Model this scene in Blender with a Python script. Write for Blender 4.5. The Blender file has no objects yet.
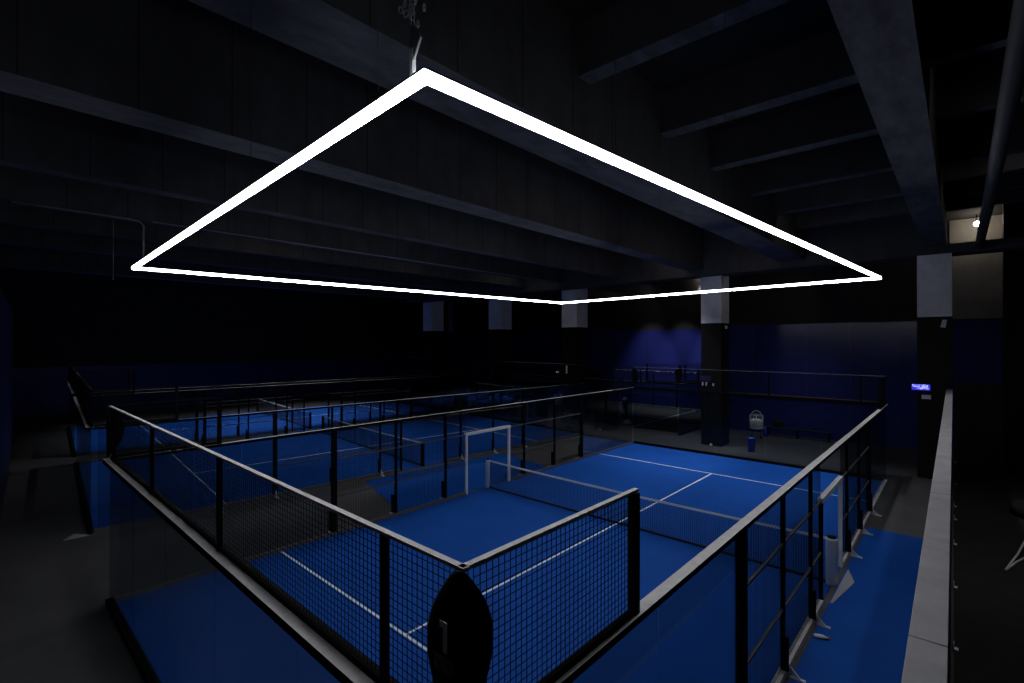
import bpy, math, random
from mathutils import Vector, Matrix
random.seed(7)
SC = bpy.context.scene
COL = SC.collection
PI = math.pi

# ---------------------------------------------------------------- mesh helpers
class MB:
    def __init__(s): s.v = []; s.f = []; s.sm = []
    def box(s, x0, x1, y0, y1, z0, z1):
        n = len(s.v)
        s.v += [(x0,y0,z0),(x1,y0,z0),(x1,y1,z0),(x0,y1,z0),(x0,y0,z1),(x1,y0,z1),(x1,y1,z1),(x0,y1,z1)]
        s.f += [(n,n+3,n+2,n+1),(n+4,n+5,n+6,n+7),(n,n+1,n+5,n+4),(n+1,n+2,n+6,n+5),(n+2,n+3,n+7,n+6),(n+3,n,n+4,n+7)]
        s.sm += [False]*6
        return s
    def bar(s, p, q, w, h, up=(0,0,1)):
        p, q = Vector(p), Vector(q); d = (q-p).normalized(); up = Vector(up)
        if abs(d.dot(up)) > .98: up = Vector((1,0,0))
        a = d.cross(up).normalized()*w/2; b = a.cross(d).normalized()*h/2
        n = len(s.v)
        for c in (p, q):
            for k in (-a-b, a-b, a+b, -a+b): s.v.append(tuple(c+k))
        s.f += [(n,n+1,n+2,n+3),(n+7,n+6,n+5,n+4),(n,n+4,n+5,n+1),(n+1,n+5,n+6,n+2),(n+2,n+6,n+7,n+3),(n+3,n+7,n+4,n)]
        s.sm += [False]*6
        return s
    def tube(s, pts, r, seg=8, closed=False):
        pts = [Vector(p) for p in pts]; n0 = len(s.v); N = len(pts)
        rr = r if isinstance(r, (list, tuple)) else [r]*N
        prev = None
        for i, p in enumerate(pts):
            if closed: d = pts[(i+1) % N]-pts[i-1]
            else: d = pts[min(i+1, N-1)]-pts[max(i-1, 0)]
            d.normalize()
            if prev is None:
                up = Vector((0,0,1)) if abs(d.z) < .9 else Vector((1,0,0))
                a = d.cross(up).normalized()
            else:
                a = (prev-d*prev.dot(d)).normalized()
            prev = a; b = d.cross(a)
            for k in range(seg):
                t = 2*PI*k/seg; s.v.append(tuple(p+(a*math.cos(t)+b*math.sin(t))*rr[i]))
        for i in range(N if closed else N-1):
            j = (i+1) % N
            for k in range(seg):
                l = (k+1) % seg
                s.f.append((n0+i*seg+k, n0+i*seg+l, n0+j*seg+l, n0+j*seg+k)); s.sm.append(True)
        if not closed:
            s.f.append(tuple(n0+k for k in reversed(range(seg)))); s.f.append(tuple(n0+(N-1)*seg+k for k in range(seg))); s.sm += [False]*2
        return s
    def lathe(s, prof, c=(0,0,0), seg=20):
        n0 = len(s.v); N = len(prof)
        for r, z in prof:
            for k in range(seg):
                t = 2*PI*k/seg; s.v.append((c[0]+r*math.cos(t), c[1]+r*math.sin(t), c[2]+z))
        for i in range(N-1):
            for k in range(seg):
                l = (k+1) % seg
                s.f.append((n0+i*seg+k, n0+i*seg+l, n0+(i+1)*seg+l, n0+(i+1)*seg+k)); s.sm.append(True)
        s.f.append(tuple(n0+k for k in reversed(range(seg)))); s.f.append(tuple(n0+(N-1)*seg+k for k in range(seg))); s.sm += [False]*2
        return s
    def prism(s, pts, vec):
        n = len(s.v); m = len(pts); vec = Vector(vec)
        s.v += [tuple(p) for p in pts]+[tuple(Vector(p)+vec) for p in pts]
        s.f.append(tuple(range(n+m-1, n-1, -1))); s.f.append(tuple(range(n+m, n+2*m)))
        s.sm += [False]*2
        for k in range(m):
            l = (k+1) % m; s.f.append((n+k, n+l, n+m+l, n+m+k)); s.sm.append(False)
        return s
    def mesh(s, name):
        me = bpy.data.meshes.new(name); me.from_pydata(s.v, [], s.f)
        me.polygons.foreach_set('use_smooth', s.sm); me.update(); return me
    def build(s, name, mat, parent=None, bevel=0, fix=False):
        me = s.mesh(name); me.materials.append(mat)
        if fix:
            import bmesh
            bm = bmesh.new(); bm.from_mesh(me); bmesh.ops.recalc_face_normals(bm, faces=bm.faces); bm.to_mesh(me); bm.free()
        o = bpy.data.objects.new(name, me); COL.objects.link(o)
        if parent: o.parent = parent
        if bevel:
            b = o.modifiers.new('bevel', 'BEVEL'); b.width = bevel; b.segments = 2; b.limit_method = 'ANGLE'
        return o

def thing(name, label, cat, loc=(0,0,0), rz=0, group=None):
    o = bpy.data.objects.new(name, None); COL.objects.link(o); o.empty_display_size = .2
    o.location = loc; o.rotation_euler = (0,0,rz); o['label'] = label; o['category'] = cat
    if group: o['group'] = group
    return o
def tag(o, label, cat, group=None, kind=None):
    o['label'] = label; o['category'] = cat
    if group: o['group'] = group
    if kind: o['kind'] = kind
    return o
def struct(o, label=None):
    o['kind'] = 'structure'
    if label: o['label'] = label
    return o
def place(o, loc, rz=0): o.location = loc; o.rotation_euler = (0,0,rz); return o

# ---------------------------------------------------------------- materials
def mat(name, col, rough=.6, metal=0, noise=None, bump=0, spec=.5, emit=None, estr=0, nscale=3, stretch=(1,1,1)):
    m = bpy.data.materials.new(name); m.use_nodes = True; nt = m.node_tree; b = nt.nodes['Principled BSDF']
    b.inputs['Base Color'].default_value = (*col, 1); b.inputs['Roughness'].default_value = rough
    b.inputs['Metallic'].default_value = metal; b.inputs['Specular IOR Level'].default_value = spec
    if emit: b.inputs['Emission Color'].default_value = (*emit, 1); b.inputs['Emission Strength'].default_value = estr
    if noise or bump:
        tc = nt.nodes.new('ShaderNodeTexCoord'); mp = nt.nodes.new('ShaderNodeMapping'); mp.inputs['Scale'].default_value = stretch
        nt.links.new(tc.outputs['Object'], mp.inputs[0])
        n = nt.nodes.new('ShaderNodeTexNoise'); n.inputs['Scale'].default_value = nscale; n.inputs['Detail'].default_value = 6; n.inputs['Roughness'].default_value = .65
        nt.links.new(mp.outputs[0], n.inputs['Vector'])
    if noise:
        r = nt.nodes.new('ShaderNodeValToRGB'); r.color_ramp.elements[0].position = .32; r.color_ramp.elements[1].position = .7
        r.color_ramp.elements[0].color = (*noise, 1); r.color_ramp.elements[1].color = (*col, 1)
        nt.links.new(n.outputs['Fac'], r.inputs[0]); nt.links.new(r.outputs[0], b.inputs['Base Color'])
    if bump:
        n2 = nt.nodes.new('ShaderNodeTexNoise'); n2.inputs['Scale'].default_value = nscale*14; n2.inputs['Detail'].default_value = 4
        nt.links.new(mp.outputs[0], n2.inputs['Vector'])
        bp = nt.nodes.new('ShaderNodeBump'); bp.inputs['Strength'].default_value = bump; bp.inputs['Distance'].default_value = .02
        nt.links.new(n2.outputs['Fac'], bp.inputs['Height']); nt.links.new(bp.outputs[0], b.inputs['Normal'])
    return m

M = {}
M['turf'] = mat('blue_turf', (.003,.070,.36), .75, noise=(.0025,.056,.30), bump=.25, nscale=.9, spec=.15)
M['black_turf'] = mat('black_turf', (.035,.034,.036), .9, noise=(.024,.024,.026), bump=.3, nscale=2, spec=.15)
M['line'] = mat('white_line', (.82,.85,.9), .8, noise=(.65,.68,.74), nscale=6)
M['concrete_floor'] = mat('grey_concrete_floor', (.085,.083,.085), .55, noise=(.055,.054,.057), bump=.05, nscale=.8, spec=.3)
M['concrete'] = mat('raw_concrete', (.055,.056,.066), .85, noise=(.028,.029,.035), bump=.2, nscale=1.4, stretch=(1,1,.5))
M['soffit'] = mat('bounce_lit_concrete', (.085,.088,.118), .85, noise=(.022,.024,.036), bump=.4, nscale=1.3, stretch=(2.6,.9,1))  # beam undersides paler and bluer: bounced floor light put into the colour
def seams(m, pitch=1.28, w=.012):
    # dark formwork joints every board width along the beam
    nt = m.node_tree; b = nt.nodes['Principled BSDF']; src = b.inputs['Base Color'].links[0].from_socket
    tc = nt.nodes.new('ShaderNodeTexCoord'); sp = nt.nodes.new('ShaderNodeSeparateXYZ'); nt.links.new(tc.outputs['Object'], sp.inputs[0])
    def mth(op, a, v):
        n = nt.nodes.new('ShaderNodeMath'); n.operation = op; nt.links.new(a, n.inputs[0]); n.inputs[1].default_value = v; return n.outputs[0]
    fr = mth('FRACT', mth('MULTIPLY', sp.outputs['Y'], 1/pitch), 0); lt = mth('LESS_THAN', fr, w*2/pitch)
    mx = nt.nodes.new('ShaderNodeMix'); mx.data_type = 'RGBA'; nt.links.new(lt, mx.inputs[0]); nt.links.new(src, mx.inputs[6]); mx.inputs[7].default_value = (.006,.006,.007,1)
    nt.links.new(mx.outputs[2], b.inputs['Base Color'])
seams(M['concrete'])
M['slab'] = mat('dark_slab', (.012,.012,.014), .9, noise=(.007,.007,.008), nscale=1)
M['pillar_light'] = mat('grey_painted_pillar', (.78,.79,.86), .7, noise=(.62,.63,.70), nscale=2)
M['pillar_dark'] = mat('black_painted_pillar', (.0045,.0045,.0055), .6, noise=(.003,.003,.004), nscale=3, spec=.2)
M['steel'] = mat('grey_steel', (.72,.70,.70), .45, metal=.1, noise=(.55,.53,.54), nscale=8)
M['pale_steel'] = mat('pale_powder_coated_steel', (.85,.87,.9), .45, metal=.0)
M['kerb'] = mat('lit_steel_kerb', (.6,.58,.58), .5, noise=(.45,.43,.44), nscale=5)
M['black'] = mat('black_powder_coat', (.003,.003,.0035), .75, spec=.12)
M['wire'] = mat('dark_mesh_wire', (.003,.0035,.006), .75, spec=.12)
M['padding'] = mat('silver_padding', (.55,.6,.68), .35, metal=.3, bump=.2, nscale=3)
M['net'] = mat('black_net_cord', (.006,.006,.008), .9)
M['tape'] = mat('white_net_tape', (.7,.72,.76), .7)
M['sign'] = mat('black_padded_vinyl', (.004,.004,.005), .8, spec=.15)
M['print'] = mat('grey_print', (.95,.93,1), .7)
M['faint_print'] = mat('faint_grey_print', (.35,.35,.4), .7)
M['coping'] = mat('grey_coping', (.36,.35,.37), .6, noise=(.26,.25,.27), nscale=3)
M['partition'] = mat('black_partition', (.007,.007,.009), .6)
M['black_wall'] = mat('dark_upper_wall', (.016,.016,.018), .8, noise=(.009,.009,.011), nscale=.8)
M['chrome'] = mat('bright_wire', (.85,.87,.9), .4, metal=.1)
M['bin'] = mat('blue_plastic', (.01,.05,.45), .4)
M['plastic'] = mat('clear_bottle_plastic', (.6,.65,.7), .12)
M['brown'] = mat('brown_cap', (.2,.12,.08), .5)
M['bag'] = mat('black_cloth', (.008,.008,.009), .9)
M['white'] = mat('white_plastic', (.6,.6,.62), .5)
M['housing'] = mat('anodised_housing', (.02,.02,.022), .5)
M['chain'] = mat('dull_chain', (.5,.5,.55), .45, metal=.2)
M['duct'] = mat('grey_duct', (.035,.035,.042), .6)
M['cable'] = mat('dark_steel_cable', (.03,.03,.035), .6, spec=.2)
M['bar'] = mat('dark_grey_bar', (.10,.10,.105), .5)
M['conduit'] = mat('grey_conduit', (.30,.30,.34), .5)
M['glow'] = mat('light_diffuser', (1,1,1), .5, emit=(.93,.96,1), estr=43)
M['glow_side'] = mat('light_side_diffuser', (1,1,1), .5, emit=(.93,.96,1), estr=14)
M['bulb'] = mat('warm_bulb', (1,1,1), .5, emit=(1,.88,.72), estr=60)
M['neon'] = mat('blue_lit_panel', (.02,.02,.1), .5, emit=(.05,.05,1), estr=.7)
M['neon_w'] = mat('white_lit_lettering', (1,1,1), .5, emit=(.5,.5,1), estr=.8)
M['dimblue'] = mat('dark_blue_panel', (.012,.014,.09), .5)

# blue painted board wall, glossy, in 2.4 m boards
def board_wall():
    m = mat('glossy_blue_wall_boards', (.020,.027,.17), .18, spec=.28)
    nt = m.node_tree; b = nt.nodes['Principled BSDF']
    tc = nt.nodes.new('ShaderNodeTexCoord'); n = nt.nodes.new('ShaderNodeTexNoise'); n.inputs['Scale'].default_value = .7; n.inputs['Detail'].default_value = 5
    nt.links.new(tc.outputs['Object'], n.inputs['Vector'])
    mr = nt.nodes.new('ShaderNodeMapRange'); mr.inputs[1].default_value = .3; mr.inputs[2].default_value = .7; mr.inputs[3].default_value = .16; mr.inputs[4].default_value = .24
    nt.links.new(n.outputs['Fac'], mr.inputs[0]); nt.links.new(mr.outputs[0], b.inputs['Roughness'])
    return m
M['blue_wall'] = board_wall()

def glass():
    m = bpy.data.materials.new('tinted_glass'); m.use_nodes = True; nt = m.node_tree; nt.nodes.clear()
    o = nt.nodes.new('ShaderNodeOutputMaterial'); t = nt.nodes.new('ShaderNodeBsdfTransparent'); g = nt.nodes.new('ShaderNodeBsdfGlossy')
    t.inputs[0].default_value = (.80,.83,.84,1); g.inputs['Roughness'].default_value = .03; g.inputs[0].default_value = (.8,.85,.9,1)  # transparent colour below white darkens the view through each pane
    f = nt.nodes.new('ShaderNodeFresnel'); f.inputs[0].default_value = 1.35; mx = nt.nodes.new('ShaderNodeMixShader')
    mu = nt.nodes.new('ShaderNodeMath'); mu.operation = 'MULTIPLY'; mu.inputs[1].default_value = .5
    nt.links.new(f.outputs[0], mu.inputs[0]); nt.links.new(mu.outputs[0], mx.inputs[0]); nt.links.new(t.outputs[0], mx.inputs[1]); nt.links.new(g.outputs[0], mx.inputs[2]); nt.links.new(mx.outputs[0], o.inputs[0])
    return m
M['glass'] = glass()

H3, H4 = 2.76, 3.77

def lit_top(o, top='steel'):  # pale tops, black sides: light from above put into the rail colour
    o.data.materials.clear(); o.data.materials.append(M['black']); o.data.materials.append(M[top])
    for p in o.data.polygons: p.material_index = 1 if p.normal.z > .7 else 0
    return o
# ---------------------------------------------------------------- camera
CAM = Vector((6.963, -11.903, 4.967)); YAW = -.739
cd = bpy.data.cameras.new('camera'); cam = bpy.data.objects.new('camera', cd); COL.objects.link(cam)
cd.sensor_width = 36; cd.lens = 492.4/1024*36; cd.clip_start = .05; cd.clip_end = 200
cam.location = CAM; cam.rotation_euler = (PI/2+.002, 0, -YAW)
SC.camera = cam

# ---------------------------------------------------------------- floor, turf and lines
struct(MB().box(-42, 14, -14, 26, -.2, 0).build('floor', M['concrete_floor']), 'grey concrete floor of the hall')

def court_ground(loc, rz, turf, tag_):
    t = thing('court_turf', tag_, 'turf', loc, rz); t['kind'] = 'structure'; del t['category']
    MB().box(-5, 5, -10.05, 10.05, 0, .012).build('turf_surface', turf, t)
    w = .025
    for y in (-6.95, 6.95): MB().box(-5, 5, y-w, y+w, .012, .015).build('service_line', M['line'], t)
    MB().box(-w, w, -6.97, 6.97, .012, .0153).build('centre_line', M['line'], t)
    return t

T1 = ((0,0,0), 0.0)
c2r = -.079; T2 = ((-13.94,.68,0), c2r)
c3 = Vector((-13.94,.68,0)) + Matrix.Rotation(c2r, 3, 'Z') @ Vector((-11.7, 0, 0)); T3 = (tuple(c3), c2r)
T4 = ((-14.3, 18.6, 0), -PI/2)
court_ground(*T1, M['turf'], 'bright blue turf of the nearest court, with white lines')
court_ground(*T2, M['turf'], 'blue turf of the middle court')
court_ground(*T3, M['turf'], 'blue turf of the farthest court on the left')
court_ground(*T4, M['black_turf'], 'black turf of the court in front of the bright blue wall')
# blue run-off areas by the gates
struct(MB().prism([(5.1,-6,.0),(6.66,-6,0),(6.66,4.3,0),(5.1,4.3,0)], (0,0,.010)).build('runoff_turf', M['turf'], fix=True), 'blue turf strip beside the right gate')
struct(MB().prism([(-5.1,-3.5,.0),(-5.1,3.5,0),(-8.2,4.2,0),(-8.2,4.2,0),(-8.75,-2.4,0)][:3]+[(-8.25,4.1,0),(-8.8,-2.4,0)], (0,0,.010)).build('runoff_turf', M['turf'], fix=True), 'blue turf between the nearest two courts')
struct(MB().prism([(-18.75,-2.6,0),(-18.3,4.2,0),(-20.1,4.6,0),(-20.5,-2.2,0)], (0,0,.010)).build('runoff_turf', M['turf'], fix=True), 'blue turf between the two left courts')
struct(MB().prism([(6.98,-14,0),(14,-14,0),(14,17.3,0),(6.72,17.3,0)], (0,0,.012)).build('side_turf', M['black_turf'], fix=True), 'black turf right of the low wall')

# ---------------------------------------------------------------- court enclosures
MESHC = {}
def wiremesh(key, w, h, pitch=.05, r=.002):
    """welded wire panel in the local xz plane, corner at the origin"""
    k = (round(w,3), round(h,3), pitch)
    if k in MESHC: return MESHC[k]
    b = MB(); n = int(round(w/pitch)); m = int(round(h/pitch))
    for i in range(n+1): x = i*w/n; b.box(x-r, x+r, -r, r, 0, h)
    for j in range(m+1): z = j*h/m; b.box(0, w, -r+.003, r+.003, z-r, z+r)
    me = b.mesh('mesh_panel'); me.materials.append(M['wire']); MESHC[k] = me; return me
def put_mesh(parent, loc, rz, w, h, pitch=.05):
    o = bpy.data.objects.new('mesh_panel', wiremesh('m', w, h, pitch)); COL.objects.link(o); o.parent = parent
    o.location = loc; o.rotation_euler = (0,0,rz); return o

def end_wall(T, s, label, rail='bar', pitch=.05):
    """glass end wall at local y = s*10 with a 1 m mesh band on top"""
    t = thing('court_end_wall', label, 'court wall', *T)
    y = s*10.13
    for k in range(5):
        x0 = -5+2*k
        MB().box(x0+.01, x0+1.99, y-.006, y+.006, .1, H3-.08).build('glass_panel', M['glass'], t)
    MB().box(-5.04, 5.04, y-.06, y+.06, 0, .1).build('kerb', M['black'], t)
    r_ = MB().box(-5.04, 5.04, min(y+s*.005, y+s*.1), max(y+s*.005, y+s*.1), H3-.08, H3).build('glass_top_rail', M['steel'], t); r_['label'] = 'grey steel rail clamping the top edge of the glass'; lit_top(r_)
    MB().box(-4.95, 4.95, min(y-s*.06, y-s*.0), max(y-s*.06, y-s*.0), H3-.03, H3+.045).build('mesh_bottom_rail', M['black'], t)
    put_mesh(t, (-5, y-s*.03, H3-.02), 0, 10, H4-H3-.02, pitch)
    for x in (-4.6,-1.75,1.15,4.25):
        MB().box(x-.028, x+.028, y-.02, y+.02, H3-.02, H4-.03).build('mesh_post', M['black'], t)
    MB().box(-5.02, 5.02, y-.022, y+.022, H4-.022, H4).build('mesh_top_rail', M[rail], t)['label'] = 'grey steel rail along the top of the mesh'  # steel on the near rail only; the others are coloured darker as shade
    return t

def side_fence(T, s, label, detail=True, pitch=.05, first=False):
    """side fence at local x = s*5: glass ends, mesh middle, gate round the net post"""
    t = thing('court_side_fence', label, 'court fence', *T)
    X = s*4.99; o_ = s*.05
    for e in (-1, 1):
        for k in range(2):
            a, b = sorted((e*(5.62+2.19*k), e*(5.62+2.19*(k+1))))
            MB().box(X-.006, X+.006, a+.01, b-.01, .1, H3-.06).build('glass_panel', M['glass'], t)
        # raised mesh over the end two metres
        a, b = sorted((e*8.26, e*10.05))
        put_mesh(t, (X, a, H3), PI/2, b-a, H4-H3-.04, pitch)
        MB().box(X-.022, X+.022, *sorted((e*8.22, e*10.145)), H4-.022, H4).build('mesh_top_rail', M['steel' if first and s > 0 and e < 0 else 'black'], t)['label'] = 'short raised rail returning from the corner'  # nearest return stays steel, the rest are black as painted shade
        MB().box(X-.02, X+.02, a, b, H3, H3+.05).build('mesh_bottom_rail', M['black'], t)
        MB().box(X-.035, X+.035, e*8.26-.035, e*8.26+.035, H3, H4-.03).build('mesh_post', M['black'], t)
        # mesh panels
        a, b = sorted((e*1.05, e*5.6))
        put_mesh(t, (X, a, .1), PI/2, b-a, H3-.2, pitch)
        for z in (.98, 1.95):
            MB().box(X-.018, X+.018, a, b, z-.018, z+.018).build('mesh_cross_bar', M['bar'], t)
        for y, w in ((5.6,.055),(3.72,.03),(1.88,.03)):
            p = MB().box(X-w, X+w, e*y-w, e*y+w, .1, H3-.07).build('post', M['black'], t)
            MB().bar((X+o_*.9, e*y-.07, .12), (X+o_*.9, e*y-.07, .62), .05, .10).build('post_sleeve', M['black'], p)
            if detail:
                f = MB().box(*(sorted((X+s*.06, X+s*.30))), e*y-.025, e*y+.025, 0, .03)
                f.prism([(X+s*.06, e*y-.012, .03), (X+s*.24, e*y-.012, .03), (X+s*.06, e*y-.012, .2)], (0,.024,0))
                f.build('foot_bracket', M['steel'], p, fix=True)
    # gate
    y0, y1, zg = -1.0, 1.05, 1.98
    c = 'pale_steel' if first else 'black'
    MB().box(X-.035, X+.035, y0-.03, y0+.03, .0, zg-.06).build('gate_post', M['black'] if s > 0 else M[c], t)
    MB().box(X-.035, X+.035, y1-.04, y1+.04, .0, zg-.06).build('gate_post', M[c], t)
    MB().box(X-.045, X+.045, y0-.05, y1+.05, zg-.06, zg+.03).build('gate_lintel', M[c], t)
    # rail and kerb
    r_ = MB().box(X-.055, X+.055, -10.1, 10.1, H3-.06, H3).build('top_rail', M['steel'], t); r_['label'] = 'grey steel rail along the whole fence top'; lit_top(r_)
    for a, b in ((-10.1,-1.05),(1.12,10.1)):
        MB().box(X-.05, X+.05, a, b, 0, .09).build('kerb', M['kerb'] if s > 0 and first else M['bar'], t)  # bright right kerb, dark elsewhere: overhead light painted into the colour
    return t

def net(T, label, padded=True):
    t = thing('court_net', label, 'net', *T)
    b = MB(); n = 196; r = .0030
    for i in range(n+1):
        x = -4.9+9.8*i/n; top = .86-.0*(1-abs(x)/5); b.box(x-r, x+r, -r, r, .03, top)
    for j in range(18): z = .03+j*.049; b.box(-4.9, 4.9, -r, r, z-r, z+r)
    b.build('net_mesh', M['net'], t)
    MB().box(-4.92, 4.92, -.012, .012, .012, .06).build('bottom_band', M['net'], t)
    b = MB(); N = 24
    for i in range(N):
        xa, xb = -4.92+9.84*i/N, -4.92+9.84*(i+1)/N
        za, zb = [.88+.05*(abs(v)/4.92)**2 for v in (xa, xb)]
        b.bar((xa,0,za), (xb+.004,0,zb), .012, .055)
    b.build('top_tape', M['tape'], t)['label'] = 'white tape along the top of the net'
    for s in (-1, 1):
        if padded:
            r = .075 if s < 0 else .11
            p = MB().lathe([(r*.9,.0),(r,.02),(r,.92),(r*.92,.96)], (s*5.0,0,0), 18).build('net_post', M['padding'] , t); p['label'] = 'silver padded net post'
            MB().lathe([(r*.8,.96),(r*.8,.985),(.03,1.0)], (s*5.0,0,0), 16).build('post_cap', M['black'], p)
        else:
            MB().box(s*4.95-.06, s*4.95+.06, -.05, .05, 0, .95).build('net_post', M['black'], t)
    return t

def leaf_pts(L, W, n=26):
    out = []
    for i in range(n+1):
        u = i/n; w = W*(math.sin(PI*min(1, (u+.03)/1.03)**.95)**1.0 if 0 < u < 1 else (.10 if u == 0 else .02))
        out.append((max(w, .012), -u*L))
    return out
def corner_sign(T, sx, sy, label, one=False, L=.98, W=.262):
    """leaf shaped padded sign folded round a corner of the enclosure"""
    X, Y = sx*4.995, sy*10.165
    c, s = math.cos(T[1]), math.sin(T[1])
    loc = (T[0][0]+X*c-Y*s, T[0][1]+X*s+Y*c, H4-.014)
    t = thing('corner_sign', label, 'sign', loc, T[1], 'leaf shaped corner signs')
    pts = leaf_pts(L, W)
    def fold(u, n):   # u across (neg = end face, pos = side face), rounded fold ; n = outward offset
        if u <= 0: return (sx*n*.0 + sx*u, sy*n, 0)
        return (sx*n, -sy*u, 0)
    b = MB(); K = 10; n0 = 0; th = .022
    rows = []
    for w, z in pts:
        row = []
        for k in range(-K, K+1):
            u = w*k/K
            nn = .004+.018*math.sqrt(max(0, 1-(k/K)**2))
            r = .03
            if abs(u) < r:
                a = (u/r)*PI/4; ex = sx*(nn-r+r*0); 
                px = sx*(-r+ (r+nn)*math.cos(PI/4-a) ); py = sy*(-r+(r+nn)*math.sin(PI/4-a))
                p = (px, py, z)
            elif u < 0: p = (sx*(u), sy*nn, z)
            else: p = (sx*nn, -sy*u, z)
            row.append(p)
        rows.append(row)
    m = 2*K+1
    for row in rows: b.v += row
    for i in range(len(rows)-1):
        for k in range(m-1):
            b.f.append((i*m+k, i*m+k+1, (i+1)*m+k+1, (i+1)*m+k)); b.sm.append(True)
    o = b.build('sign_body', M['sign'], t, fix=True)
    so = o.modifiers.new('thickness', 'SOLIDIFY'); so.thickness = .012; so.offset = -1
    if one:
        y = sy*.026
        z0 = H4
        def gl(poly, mt, nm):
            q = MB().prism([(x-X, y, z-z0+.014) for x, z in poly], (0, sy*.002, 0)).build(nm, M[mt], t, fix=True); return q
        gl([(4.872,3.465),(4.936,3.465),(4.936,3.300),(4.902,3.300),(4.902,3.430),(4.872,3.430)], 'print', 'number_one')['label'] = 'pale grey figure 1'
        b = MB(); rr = random.Random(3)
        for row, (zt, hh, xs) in enumerate(((3.290,.030,4.830),(3.250,.040,4.830))):
            x = xs
            while x < 4.985:
                w = rr.choice((.010,.013,.016)); h2 = hh
                b.box(x-X, x+.004-X, *sorted((y, y+sy*.002)), zt-h2-z0, zt-z0)
                if rr.random() < .6: zz = zt-rr.choice((0, h2*.45, h2-.005)); b.box(x-X, x+w-X, *sorted((y, y+sy*.002)), zz-.005-z0, zz-z0)
                if rr.random() < .5: b.box(x+w-.004-X, x+w-X, *sorted((y, y+sy*.002)), zt-h2-z0, zt-z0)
                x += w+.007
        b.build('small_lettering', M['faint_print'], t)['label'] = 'two rows of faint small lettering'
    return t

# nearest court
end_wall(T1, -1, 'glass and mesh end wall of the nearest court, running down to the sign marked 1', rail='steel')
end_wall(T1, 1, 'far glass end wall of the nearest court, before the big pillars')
side_fence(T1, 1, 'right side fence of the nearest court, bright rail and pale kerb', first=True)
side_fence(T1, -1, 'left side fence of the nearest court, with the white gate frame', first=True)
net(T1, 'net across the nearest court between silver posts')
corner_sign(T1, 1, -1, 'large black leaf shaped sign marked 1 at the nearest corner', one=True)
corner_sign(T1, -1, -1, 'black leaf shaped sign at the left rear corner of the nearest court')
corner_sign(T1, -1, 1, 'small black leaf shaped sign at the far left corner of the nearest court')
# middle court
end_wall(T2, -1, 'end wall of the middle court, left of the grey aisle')
end_wall(T2, 1, 'far end wall of the middle court')
side_fence(T2, 1, 'side fence of the middle court along the aisle')
side_fence(T2, -1, 'distant side fence of the middle court', detail=False)
net(T2, 'net of the middle court, with black posts', padded=False)
# farthest court
end_wall(T3, -1, 'end wall of the farthest court at the far left', pitch=.1)
end_wall(T3, 1, 'far end wall of the farthest court', pitch=.1)
side_fence(T3, 1, 'near side fence of the farthest court', detail=False, pitch=.1)
net(T3, 'net of the farthest court, just visible behind two fences', padded=False)
# black court
end_wall(T4, 1, 'end wall of the black court by the big pillar')
side_fence(T4, 1, 'front fence of the black court, facing the nearest court', detail=False)
side_fence(T4, -1, 'back fence of the black court, close to the bright blue wall', detail=False)
corner_sign(T4, 1, 1, 'small black leaf shaped sign on the corner of the black court')

# ---------------------------------------------------------------- walls
WT = 5.95
def wall(name, x0, x1, y0, y1, label, z1=WT, top=10.4, mt='blue_wall', up='black_wall'):
    w = MB().box(x0, x1, y0, y1, 0, z1).build(name, M[mt]); struct(w, label)
    if up: struct(MB().box(x0, x1, y0, y1, z1, top).build(name+'_upper' if False else name, M[up], w), None)
    return w
wall('wall_far', -3.5, 14, 17.5, 17.8, 'glossy dark blue wall behind the equipment trolley')
wall('wall_back', -42, -3.5, 24.6, 24.9, 'glossy blue wall behind the black court')
wall('wall_return', -3.5, -3.2, 17.8, 24.6, 'short return wall behind the big pillar')
wall('wall_left', -39, -38.7, -14, 24.6, 'low blue wall at the far left with black above', z1=3.3)
struct(MB().prism([(-25.4,-10.62,0),(-12,-11.42,0),(-12,-11.7,0),(-25.4,-10.9,0)], (0,0,6.5)).build('wall_rear', M['dimblue'], fix=True), 'dim blue wall end at the left edge')
wall('wall_behind', -42, 14, -14.3, -14, 'wall behind the viewer', mt='partition', up=None, z1=10.4)
wall('wall_right', 14, 14.3, -14, 17.8, 'black wall at the far right', mt='partition', up=None, z1=10.4)
# joints of the far wall boards
for i, x in enumerate((-1.6, 1.0, 2.9, 4.8)):
    struct(MB().box(x-.012, x+.012, 17.485, 17.5, .1, WT-.02).build('trim_%d' % (i+1), M['dimblue']))
for i, x in enumerate((-21, -16.3, -11.6, -7.0)):
    struct(MB().box(x-.012, x+.012, 24.585, 24.6, .1, WT-.02).build('trim_%d' % (i+5), M['dimblue']))
# thin handrail-like strip along the far wall
tag(MB().box(-3.1, 4.3, 17.40, 17.44, 2.1, 2.14).build('wall_rail', M['brown']), 'thin brown rail across the far blue wall', 'rail')
for o in (bpy.data.objects['wall_rail'],):
    for x in (-3, .6, 4.2): MB().box(x-.02, x+.02, 17.44, 17.5, 2.1, 2.14).build('bracket', M['black'], o)

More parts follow.
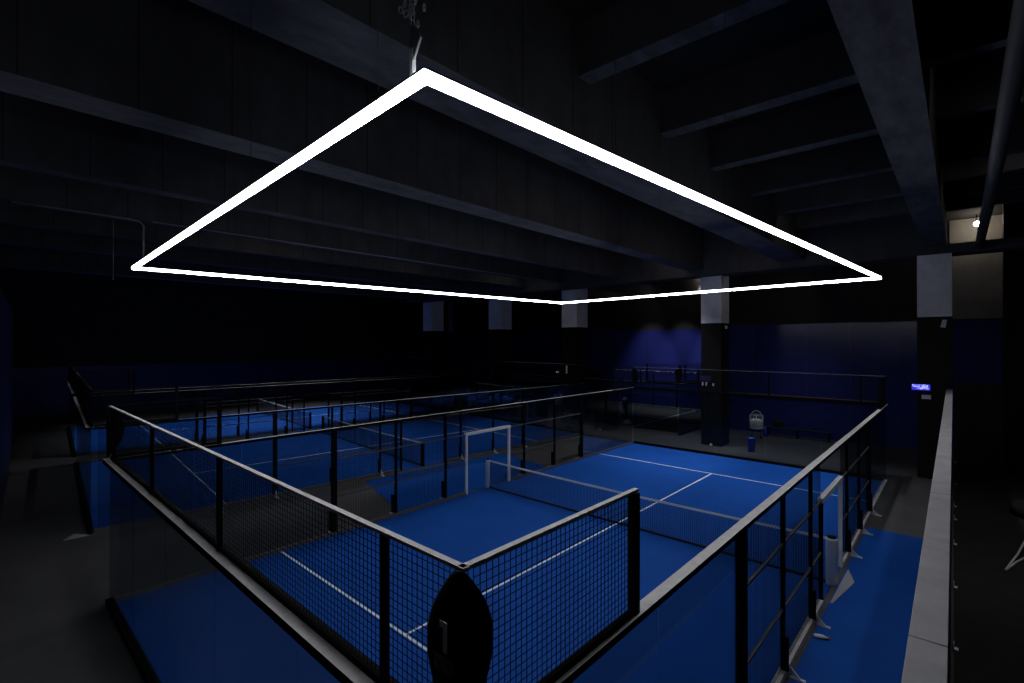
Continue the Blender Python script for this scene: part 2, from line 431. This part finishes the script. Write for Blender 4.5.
# low partition between the courts at the right
HP = 3.30
t = thing('partition_wall', 'tall thin partition with a broad pale coping, running straight away at the right', 'partition', (6.83,-8.9,0), math.atan2(.165, 20.5)); t['kind'] = 'structure'; del t['category']
MB().box(-.07, .07, -5, 20.45, 0, HP-.05).build('partition_body', M['partition'], t)
ys = [-5, .6, 4.2, 7.9, 11.5, 15.2, 18.9, 20.45]
for a, b in zip(ys[:-1], ys[1:]):
    MB().box(-.085, .085, a+.006, b-.006, HP-.05, HP).build('coping_slab', M['coping'], t, bevel=.004)
t2 = MB().box(6.80, 14, 17.3, 17.42, 0, 3.2).build('cross_partition', M['partition']); struct(t2, 'black boards closing the right court')
for x, y in ((6.80,15.4),(6.83,11.2),(6.84,8.1),(6.85,6.64),(6.86,4.35),(6.88,1.5),(6.90,-1.2)):
    b = MB().box(x-.03, x+.03, y-.05, y+.05, .012, .03); b.box(x-.03, x-.02, y-.05, y+.05, .03, .12)
    tag(b.build('floor_bracket', M['pale_steel']), 'small bright steel bracket at the foot of the tall thin partition', 'bracket', 'brackets at the foot of the partition')

# ---------------------------------------------------------------- pillars
def pillar(x0, x1, y0, y1, label, top=8.5, sock=5.9):
    p = MB().box(x0, x1, y0, y1, 0, sock).build('pillar', M['pillar_dark'], bevel=.015); struct(p, label)
    q = MB().box(x0+.005, x1-.005, y0+.005, y1-.005, sock, top).build('pillar_top', M['pillar_light'], p)
    return p
pillar(-2.42, -1.44, 12.1, 13.15, 'big pillar in the middle of the far side, black below and grey above')
pillar(-11.3, -10.15, 12.7, 13.85, 'pillar left of the black court')
pillar(-17.9, -16.75, 12.9, 14.1, 'third pillar from the right')
pillar(-25.6, -24.4, 13.0, 14.2, 'leftmost pillar, nearly lost in the dark')
pillar(5.77, 6.74, 11.6, 12.6, 'pillar at the right, beside the low partition', top=8.16)
pillar(8.15, 8.75, 14.0, 14.6, 'slim dark pillar right of the warm light', top=10.3, sock=10.2)

# ---------------------------------------------------------------- ceiling
struct(MB().box(-42, 14, -14, 26, 10.4, 10.6).build('ceiling', M['slab']), 'black ceiling slab')
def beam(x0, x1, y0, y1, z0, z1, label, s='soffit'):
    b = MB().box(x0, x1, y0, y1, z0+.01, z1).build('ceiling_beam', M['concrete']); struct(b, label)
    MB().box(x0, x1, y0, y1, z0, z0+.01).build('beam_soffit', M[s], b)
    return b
B = [(5.96,6.6,11.6),(1.15,2.15,17.4),(-2.86,-2.12,17.4),(-7.0,-6.6,24.5),(-10.75,-10.35,24.5),(-13.8,-13.4,24.5),(-18.1,-17.4,24.5),(-25.9,-25.1,24.5)]
for i, (a, b, y) in enumerate(B):
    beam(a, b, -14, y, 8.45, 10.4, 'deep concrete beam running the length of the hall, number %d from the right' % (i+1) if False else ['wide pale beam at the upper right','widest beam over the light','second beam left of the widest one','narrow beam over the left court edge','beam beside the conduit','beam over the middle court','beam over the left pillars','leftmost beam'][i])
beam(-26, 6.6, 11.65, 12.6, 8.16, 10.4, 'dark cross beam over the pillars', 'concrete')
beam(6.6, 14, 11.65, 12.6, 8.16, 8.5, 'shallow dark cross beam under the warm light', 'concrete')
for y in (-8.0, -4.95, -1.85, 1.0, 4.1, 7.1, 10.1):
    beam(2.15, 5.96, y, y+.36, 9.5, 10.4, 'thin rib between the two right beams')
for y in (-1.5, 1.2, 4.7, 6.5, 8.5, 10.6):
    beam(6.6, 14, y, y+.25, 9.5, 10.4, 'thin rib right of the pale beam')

# duct and conduits
tag(MB().tube([(7.46,-6,8.3),(7.46,5,8.3),(7.44,11.64,8.3)], .115, 16).build('round_duct', M['duct']), 'dark round pipe under the ceiling at the right, crossing the warm light', 'pipe')
tag(MB().tube([(-10.28,-11.25,8.43),(-10.28,-8.95,8.43),(-10.28,-8.70,8.40),(-10.28,-8.6,8.3),(-10.28,-8.6,8.0),(-10.28,-8.6,7.2)], .022, 8).build('conduit_pipe', M['conduit']), 'thin conduit bending down above the left corner of the light', 'conduit')
tag(MB().tube([(-10.20,-8.4,8.43),(-10.20,11.6,8.43)], .02, 8).build('conduit_pipe', M['conduit']), 'thin straight conduit running behind the light frame', 'conduit')
tag(MB().tube([(-12,-9.02,10.4),(-12,-9.02,7.05),(-12,-9.02,6.86)], [.008,.008,.02], 8).build('hanging_cable', M['conduit']), 'thin cable hanging at the far left with a pale end', 'cable')

# warm lamp behind the duct
LAMP = (7.47, 16.7, 9.98)
t = thing('wall_lamp', 'round warm white lamp glowing at the upper right behind the pipe', 'lamp', LAMP)
b = MB(); b.lathe([(.02,-.10),(.08,-.07),(.10,0),(.08,.07),(.02,.10)], (0,0,0), 18); b.build('bulb', M['bulb'], t)
MB().tube([(0,0,.1),(0,0,10.4-LAMP[2])], .015, 8).build('lamp_stem', M['black'], t)
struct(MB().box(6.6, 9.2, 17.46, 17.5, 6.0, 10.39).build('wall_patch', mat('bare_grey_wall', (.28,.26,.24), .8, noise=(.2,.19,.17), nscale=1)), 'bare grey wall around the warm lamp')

# ---------------------------------------------------------------- the suspended light frame
t = thing('light_frame', 'huge glowing white rectangle of light hung over the nearest court', 'light')
C4 = [Vector(p) for p in ((4.64,-10.11,6.53),(5.52,2.92,6.53),(-4.70,3.83,6.53),(-5.87,-9.62,6.53))]
for i in range(4):
    a, b = C4[i], C4[(i+1) % 4]; d = (b-a).normalized()
    lt_ = MB().bar(a-d*.02, b+d*.02, .052, .056).build('light_tube', M['glow_side'], t)
    me = lt_.data; me.materials.append(M['glow'])
    for p in me.polygons:
        if p.normal.z < -.7: p.material_index = 1
    MB().bar(a-d*.03+Vector((0,0,.034)), b+d*.03+Vector((0,0,.034)), .056, .012).build('housing', M['housing'], t)
W = [(1.54,-10.32),(5.39-.2,-8.2),(5.2,-5.97),(5.25,-.91),(-3.22,-9.8),(4.1,-10.1),(.5,3.35),(-5.2,-2)]
for (x, y) in W:
    # snap to the nearest bar
    best = None
    for i in range(4):
        a, b = C4[i], C4[(i+1) % 4]; ab = b-a; p = Vector((x,y,6.53)); u = max(.02, min(.98, (p-a).dot(ab)/ab.length_squared)); q = a+ab*u
        if best is None or (q-p).length < (best-p).length: best = q
    zt = 10.4
    for a_, b_, y_ in B:
        if a_ <= best.x <= b_: zt = 8.45
    MB().tube([(best.x,best.y,6.57),(best.x,best.y,zt)], .0035, 6).build('suspension_wire', M['cable'], t)
# chain bundle and bracket at the near corner
t = thing('hanging_chain', 'bundle of dark chain and cable above the near corner of the light', 'chain', (4.56,-10.06,6.62))
b = MB()
cx, cy = -.15, .03
def link(cx, cy, cz, ax, tilt, R=.022, r=.005):
    pts = []
    for k in range(12):
        a = 2*PI*k/12; u = R*math.cos(a)*.6; v = R*math.sin(a)
        pts.append((cx+u*math.cos(ax), cy+u*math.sin(ax), cz+v+u*tilt))
    b.tube(pts, r, 5, closed=True)
rr = random.Random(5)
for i in range(52):
    z = .36+i*.034
    link(cx, cy, z, 0 if i % 2 else PI/2, 0)
    if z < 1.25:
        for _ in range(2): link(cx+rr.uniform(-.06,.06), cy+rr.uniform(-.06,.06), z+rr.uniform(-.01,.01), rr.uniform(0,PI), rr.uniform(-.9,.9))
b.build('chain_links', M['chain'], t)
MB().tube([(cx,cy,.3),(cx,cy,2.0),(cx,cy,3.78)], .006, 6).build('cable', M['black'], t)
MB().box(cx-.014, cx+.014, cy-.014, cy+.014, -.045, .2).build('hanger_rod', M['pale_steel'], t)
MB().prism([(cx+.01,cy-.008,.12),(cx+.085,cy-.008,.24),(cx-.0,cy-.008,.36),(cx-.02,cy-.008,.33),(cx-.02,cy-.008,.12)], (0,.016,0)).build('bracket_plate', M['conduit'], t, fix=True)

# unseen downlights added between the beams to brighten courts and walls
def downlight(loc, power, label, size=1.2, aim=(0,0,-1), col=(.93,.96,1)):
    t = thing('added_downlight', label, 'light', loc, 0, 'added downlights between the beams')
    MB().lathe([(.13,-.02),(.13,.16),(.09,.20)], (0,0,0), 18).build('lamp_housing', M['housing'], t)
    MB().tube([(0,0,.2),(0,0,10.4-loc[2])], .01, 6).build('stem', M['housing'], t)
    MB().lathe([(.11,-.025),(.11,-.02)], (0,0,0), 18).build('lamp_lens', M['bulb'], t)
    l = bpy.data.lights.new('downlight', 'SPOT'); l.energy = power; l.spot_size = size; l.spot_blend = .8; l.shadow_soft_size = .1; l.color = col
    o = bpy.data.objects.new('downlight', l); COL.objects.link(o); o.location = Vector(loc)-Vector((0,0,.05))
    o.rotation_euler = Vector(aim).to_track_quat('-Z','Y').to_euler()
for (x, y, p) in ((4.0,7.75,700),(.75,9.2,700),(.75,6.2,600),(-3.3,7.5,500),(-3.3,3.5,300),(-3.3,10.3,1100),(-11.8,9.5,500),(.75,14.6,500)):
    downlight((x,y,10.0 if x > 3 else 9.75), p, 'added unseen downlight between the beams over the far half of the nearest court', 1.15)
for (x, y, p) in ((-26.5,-3,2600),(-26.5,4,2600),(-19.2,1,900),(-11.3,-4,450),(-11.3,2.5,450),(-19.2,-6,500)):
    downlight((x,y,9.75), p, 'added unseen downlight between the beams over the two left courts', 1.5)
for (x, y, z, p) in ((.75,2,9.75,300),(.75,-1.5,9.75,300)):
    downlight((x,y,z), p, 'added unseen downlight beside the widest beam, lighting the near half', 1.2, (-.08,-.35,-1))
for x in (-11.2,-8.6,-6.2):
    downlight((x,22.5,9.75), 1300, 'added unseen downlight washing the blue wall behind the black court', 1.06, (.0,.10,-1))
for (x, y) in ((8.6,5.25),(8.6,-.95)):
    downlight((x,y,10.1), 260, 'added unseen downlight behind a rib over the right court', 1.3)
# ---------------------------------------------------------------- signs and small kit on pillars
def letters(bm, x0, x1, y, z0, z1, seed, d=.004):
    r = random.Random(seed); x = x0; h = z1-z0
    while x < x1-.03:
        w = r.uniform(.028,.04)
        bm.box(x, x+.009, y-d, y, z0, z1)
        for q in range(r.randint(1,3)): zz = z0+r.choice((0,.45,.85))*h; bm.box(x, x+w, y-d, y, zz, zz+.15*h)
        if r.random() < .6: bm.box(x+w-.009, x+w, y-d, y, z0, z1)
        x += w+.016
t = thing('lit_sign', 'small glowing blue sign with white lettering on the right pillar', 'sign', (5.87, 11.55, 3.31))
MB().box(-.25, .27, -.02, .05, -.09, .12).build('sign_panel', M['neon'], t)
b = MB(); letters(b, -.23, .25, -.02, .03, .11, 4); letters(b, -.1, .25, -.02, -.05, .01, 6); b.build('sign_lettering', M['neon_w'], t)
tag(MB().box(5.9, 6.16, 11.57, 11.6, 2.9, 3.05).build('notice_plate', M['print']), 'small grey notice below the glowing blue sign', 'notice')
tag(MB().prism([(6.42,11.58,5.52),(6.56,11.58,5.5),(6.6,11.58,5.78),(6.48,11.58,5.78)], (0,.02,0)).build('notice_plate', M['padding'], fix=True), 'small pale plate just under the grey top of the right pillar', 'notice')
t = thing('pillar_sign', 'dark blue board with pale figures on the big pillar', 'sign', (-2.2, 12.05, 3.1))
MB().box(-.25, .27, -.02, .05, .0, .25).build('sign_board', M['dimblue'], t)
b = MB(); b.box(-.15,-.1,-.0,.05,-.22,-.05); b.box(.02,.07,-.0,.05,-.22,-.05); b.box(.02,.12,-.0,.05,-.09,-.05); b.box(.35,.41,0,.05,-.22,-.1); b.build('figures', M['print'], t)
t = thing('security_camera', 'small camera on a bracket at the top right of the big pillar', 'camera', (-1.44, 12.5, 5.75))
MB().box(0,.12,-.02,.02,-.02,.02).build('bracket', M['pale_steel'], t); MB().tube([(.10,.0,-.02),(.16,-.24,-.10)], .05, 12).build('camera_body', M['white'], t)
tag(MB().lathe([(.05,0),(.07,.03),(.06,.08),(.02,.12)], (-1.9,12.0,.0), 12).build('bollard', M['white']), 'small white bollard at the foot of the big pillar', 'bollard').name = 'bollard'
t = thing('wall_unit', 'dark box with two pale plates on the pillar left of the black court', 'box', (-11.15, 12.7, 3.1))
MB().box(-.35, .55, -.3, 0, -.55, .0).build('box_body', M['black'], t, bevel=.02); MB().box(-.35,-.05,-.31,-.29,.0,.1).build('pale_plate', M['print'], t); MB().box(.4,.5,-.31,-.29,.0,.45).build('pale_plate', M['print'], t)
tag(MB().box(-17.7,-17.45,12.85,12.9,2.8,3.2).build('pillar_board', M['dimblue']), 'small dark blue board on the third pillar from the right', 'board')

# ball trolley
t = thing('ball_trolley', 'bright wire ball basket on a trolley by the far blue wall', 'ball basket', (-.9, 15.6, 0), .3)
b = MB(); R = .30
for z in (.52,.72,.95,1.2): b.tube([(R*math.cos(a*PI/8), R*math.sin(a*PI/8), z) for a in range(16)], .012 if z in (.52,1.2) else .006, 6, closed=True)
for k in range(16): a = k*PI/8; b.tube([(R*math.cos(a), R*math.sin(a), .5),(R*math.cos(a), R*math.sin(a), 1.2)], .018 if k % 4 == 0 else .006, 6)
for k in range(8): a = k*PI/8; b.tube([(R*math.cos(a), R*math.sin(a), .52),(-R*math.cos(a), -R*math.sin(a), .52)], .006, 5)
b.build('basket', M['chrome'], t)
MB().tube([(-.22,.1,1.2),(-.18,.1,1.34),(0,.1,1.42),(.18,.1,1.34),(.22,.1,1.2)], .015, 8).build('handle', M['chrome'], t)
MB().lathe([(.28,.525),(.28,.9),(.2,.98),(.05,1.0)], (0,0,0), 18).build('ball_bag', M['print'], t)
for k in range(4):
    a = PI/4+k*PI/2; MB().tube([(.25*math.cos(a),.25*math.sin(a),.5),(.3*math.cos(a),.3*math.sin(a),.08)], .012, 6).build('leg', M['black'], t)
    MB().tube([(.3*math.cos(a)-.0,.3*math.sin(a)-.02,.045),(.3*math.cos(a),.3*math.sin(a)+.02,.045)], .045, 12).build('caster', M['black'], t)
t = thing('waste_bin', 'blue plastic bin standing on the concrete beside the big pillar', 'bin', (-.08, 12.0, 0))
b = MB(); b.lathe([(.13,0),(.14,.02),(.19,.6),(.205,.61),(.205,.64),(.18,.64),(.125,.04)], (0,0,0), 20); b.build('bin_body', M['bin'], t)
# bench with bags against far wall
t = thing('bench', 'low dark bench against the far blue wall', 'bench', (.6, 16.9, 0))
MB().box(-1.4,1.6,-.2,.22,.42,.48).build('seat', M['bag'], t, bevel=.01)
for x in (-1.3,.1,1.5): MB().box(x-.03,x+.03,-.18,.2,0,.42).build('leg', M['black'], t)
def bag(x, y, z, w, d, h, lab, m='bag', rz=0):
    b = MB(); n = 20
    b.lathe([(.36,0),(.5,.06),(.52,.5),(.42,.85),(.18,1.0)], (0,0,0), n)
    o = b.build('sports_bag', M[m]); o.location = (x,y,z); o.scale = (w,d,h); o.rotation_euler[2] = rz
    h_ = MB().tube([(-.25,0,.8),(-.2,0,1.2),(.2,0,1.2),(.25,0,.8)], .03, 6).build('bag_handle', M[m], o)
    return tag(o, lab, 'bag')
bag(-.2, 16.9, .48, .5, .3, .42, 'dark sports bag on the low bench')
bag(-.7, 16.35, 0, .22, .2, .5, 'small blue bag on the floor in front of the bench', 'bin')
# cooler and table left
t = thing('side_table', 'small dark table under the pillar left of the black court', 'table', (-9.9, 11.6, 0))
MB().box(-.4,.4,-.3,.3,.70,.74).build('tabletop', M['black'], t, bevel=.006); MB().tube([(0,0,.03),(0,0,.7)], .03, 10).build('leg', M['black'], t); MB().lathe([(.28,0),(.26,.03),(.04,.04)], (0,0,0), 20).build('base', M['black'], t)
for x, lab in ((-.25,'small white cup at the left of the dark table'),(.05,'small white cup in the middle of the dark table'),(.28,'small white cup at the right of the dark table')):
    o = tag(MB().lathe([(.03,0),(.042,.11),(.036,.11),(.026,.01)], (0,0,0), 12).build('cup', M['white']), lab, 'cup', 'cups on the side table'); o.location = (-9.9+x, 11.55, .741)
t = thing('wire_crate', 'tall dim wire crate behind the far corner of the middle court', 'crate', (-13.6, 12.0, 0))
b = MB()
for x in (-.4,.4):
    for y in (-.3,.3): b.bar((x,y,0),(x,y,1.25),.03,.03)
for z in (.15,.7,1.24):
    for y in (-.3,.3): b.bar((-.4,y,z),(.4,y,z),.03,.03)
    for x in (-.4,.4): b.bar((x,-.3,z),(x,.3,z),.03,.03)
b.build('frame', M['conduit'], t); MB().box(-.38,.38,-.28,.28,.16,1.2).build('liner', M['duct'], t)
# dim stand inside black court
t = thing('training_stand', 'dark stand with a pale top and pale foot inside the black court', 'stand', (-8.2, 15.2, 0))
MB().lathe([(.26,.015),(.22,.09),(.10,.20),(.04,.24)], (0,0,0), 16).build('foot', M['white'], t)['label'] = 'pale rounded foot'
MB().tube([(0,0,.2),(-.05,0,.9),(-.12,0,1.4)], [.05,.10,.20], 12).build('column', M['bag'], t); MB().lathe([(.12,1.42),(.15,1.48),(.06,1.6)], (-.14,0,0), 14).build('cap', M['print'], t)
# upright pale panel in the distance, no glow of its own
t = thing('pale_panel', 'dim upright pale panel far away between the left pillars', 'light', (-35.3, 24.4, 6.0))
t['label'] = 'dim upright pale strip high between the two leftmost pillars'; t['category'] = 'panel'
MB().box(-.6, .2, 0, .1, 0, 3.5).build('panel_face', M['conduit'], t); MB().box(-.3, .15, -.03, 0, .1, 1.3).build('pale_pane', M['white'], t)

# bits along the right
t = thing('water_bottle', 'clear plastic bottle lying against the pale kerb at the bottom right', 'bottle', (5.13, -2.36, .045), .35)
MB().tube([(0,0,0),(.02,0,0),(.14,0,0),(.18,0,0),(.20,0,0)], [.028,.034,.034,.018,.014], 12).build('bottle_body', M['plastic'], t); MB().tube([(.20,0,0),(.235,0,0)], .024, 12).build('bottle_cap', M['brown'], t)
tag(MB().prism([(5.12,-.9,.014),(5.16,-.9,.014),(5.34,.35,.014),(5.14,1.0,.014)], (0,0,.012)).build('threshold_plate', M['conduit'], fix=True), 'bent grey threshold plate in the right gate opening', 'plate')
tag(MB().prism([(-10.0,-10.1,.0),(-9.62,-9.85,0),(-9.66,-10.35,.0)], (0,0,.015)).build('floor_wedge', M['conduit'], fix=True), 'small pale triangle on the concrete by the middle court corner', 'wedge')
t = thing('folded_stand', 'thin shiny V shaped metal frame on the black floor at the right edge', 'frame', (7.68, 3.2, .012))
MB().tube([(0,0,.03),(.25,1.1,.10),(.45,2.0,.25),(.6,2.5,.3)], .022, 8).build('arm', M['chrome'], t); MB().tube([(0,0,.03),(.22,.75,.03),(.5,1.5,.03),(.75,2.0,.03)], .022, 8).build('arm', M['chrome'], t)
bag(8.5, 8.4, .012, .9, 1.3, .4, 'black bag lying on the black floor at the right edge', rz=.3)

# ---------------------------------------------------------------- world and view
w = bpy.data.worlds.new('world'); SC.world = w; w.use_nodes = True
w.node_tree.nodes['Background'].inputs[0].default_value = (.3,.35,.6,1); w.node_tree.nodes['Background'].inputs[1].default_value = 0.0
SC.view_settings.view_transform = 'Standard'; SC.view_settings.look = 'None'; SC.view_settings.gamma = 1; SC.view_settings.exposure = 0
SC.view_settings.use_curve_mapping = False
SC.cycles.transparent_max_bounces = 40
SC.cycles.max_bounces = 8; SC.cycles.diffuse_bounces = 4
SC.cycles.use_denoising = True
SC.cycles.sample_clamp_indirect = 3
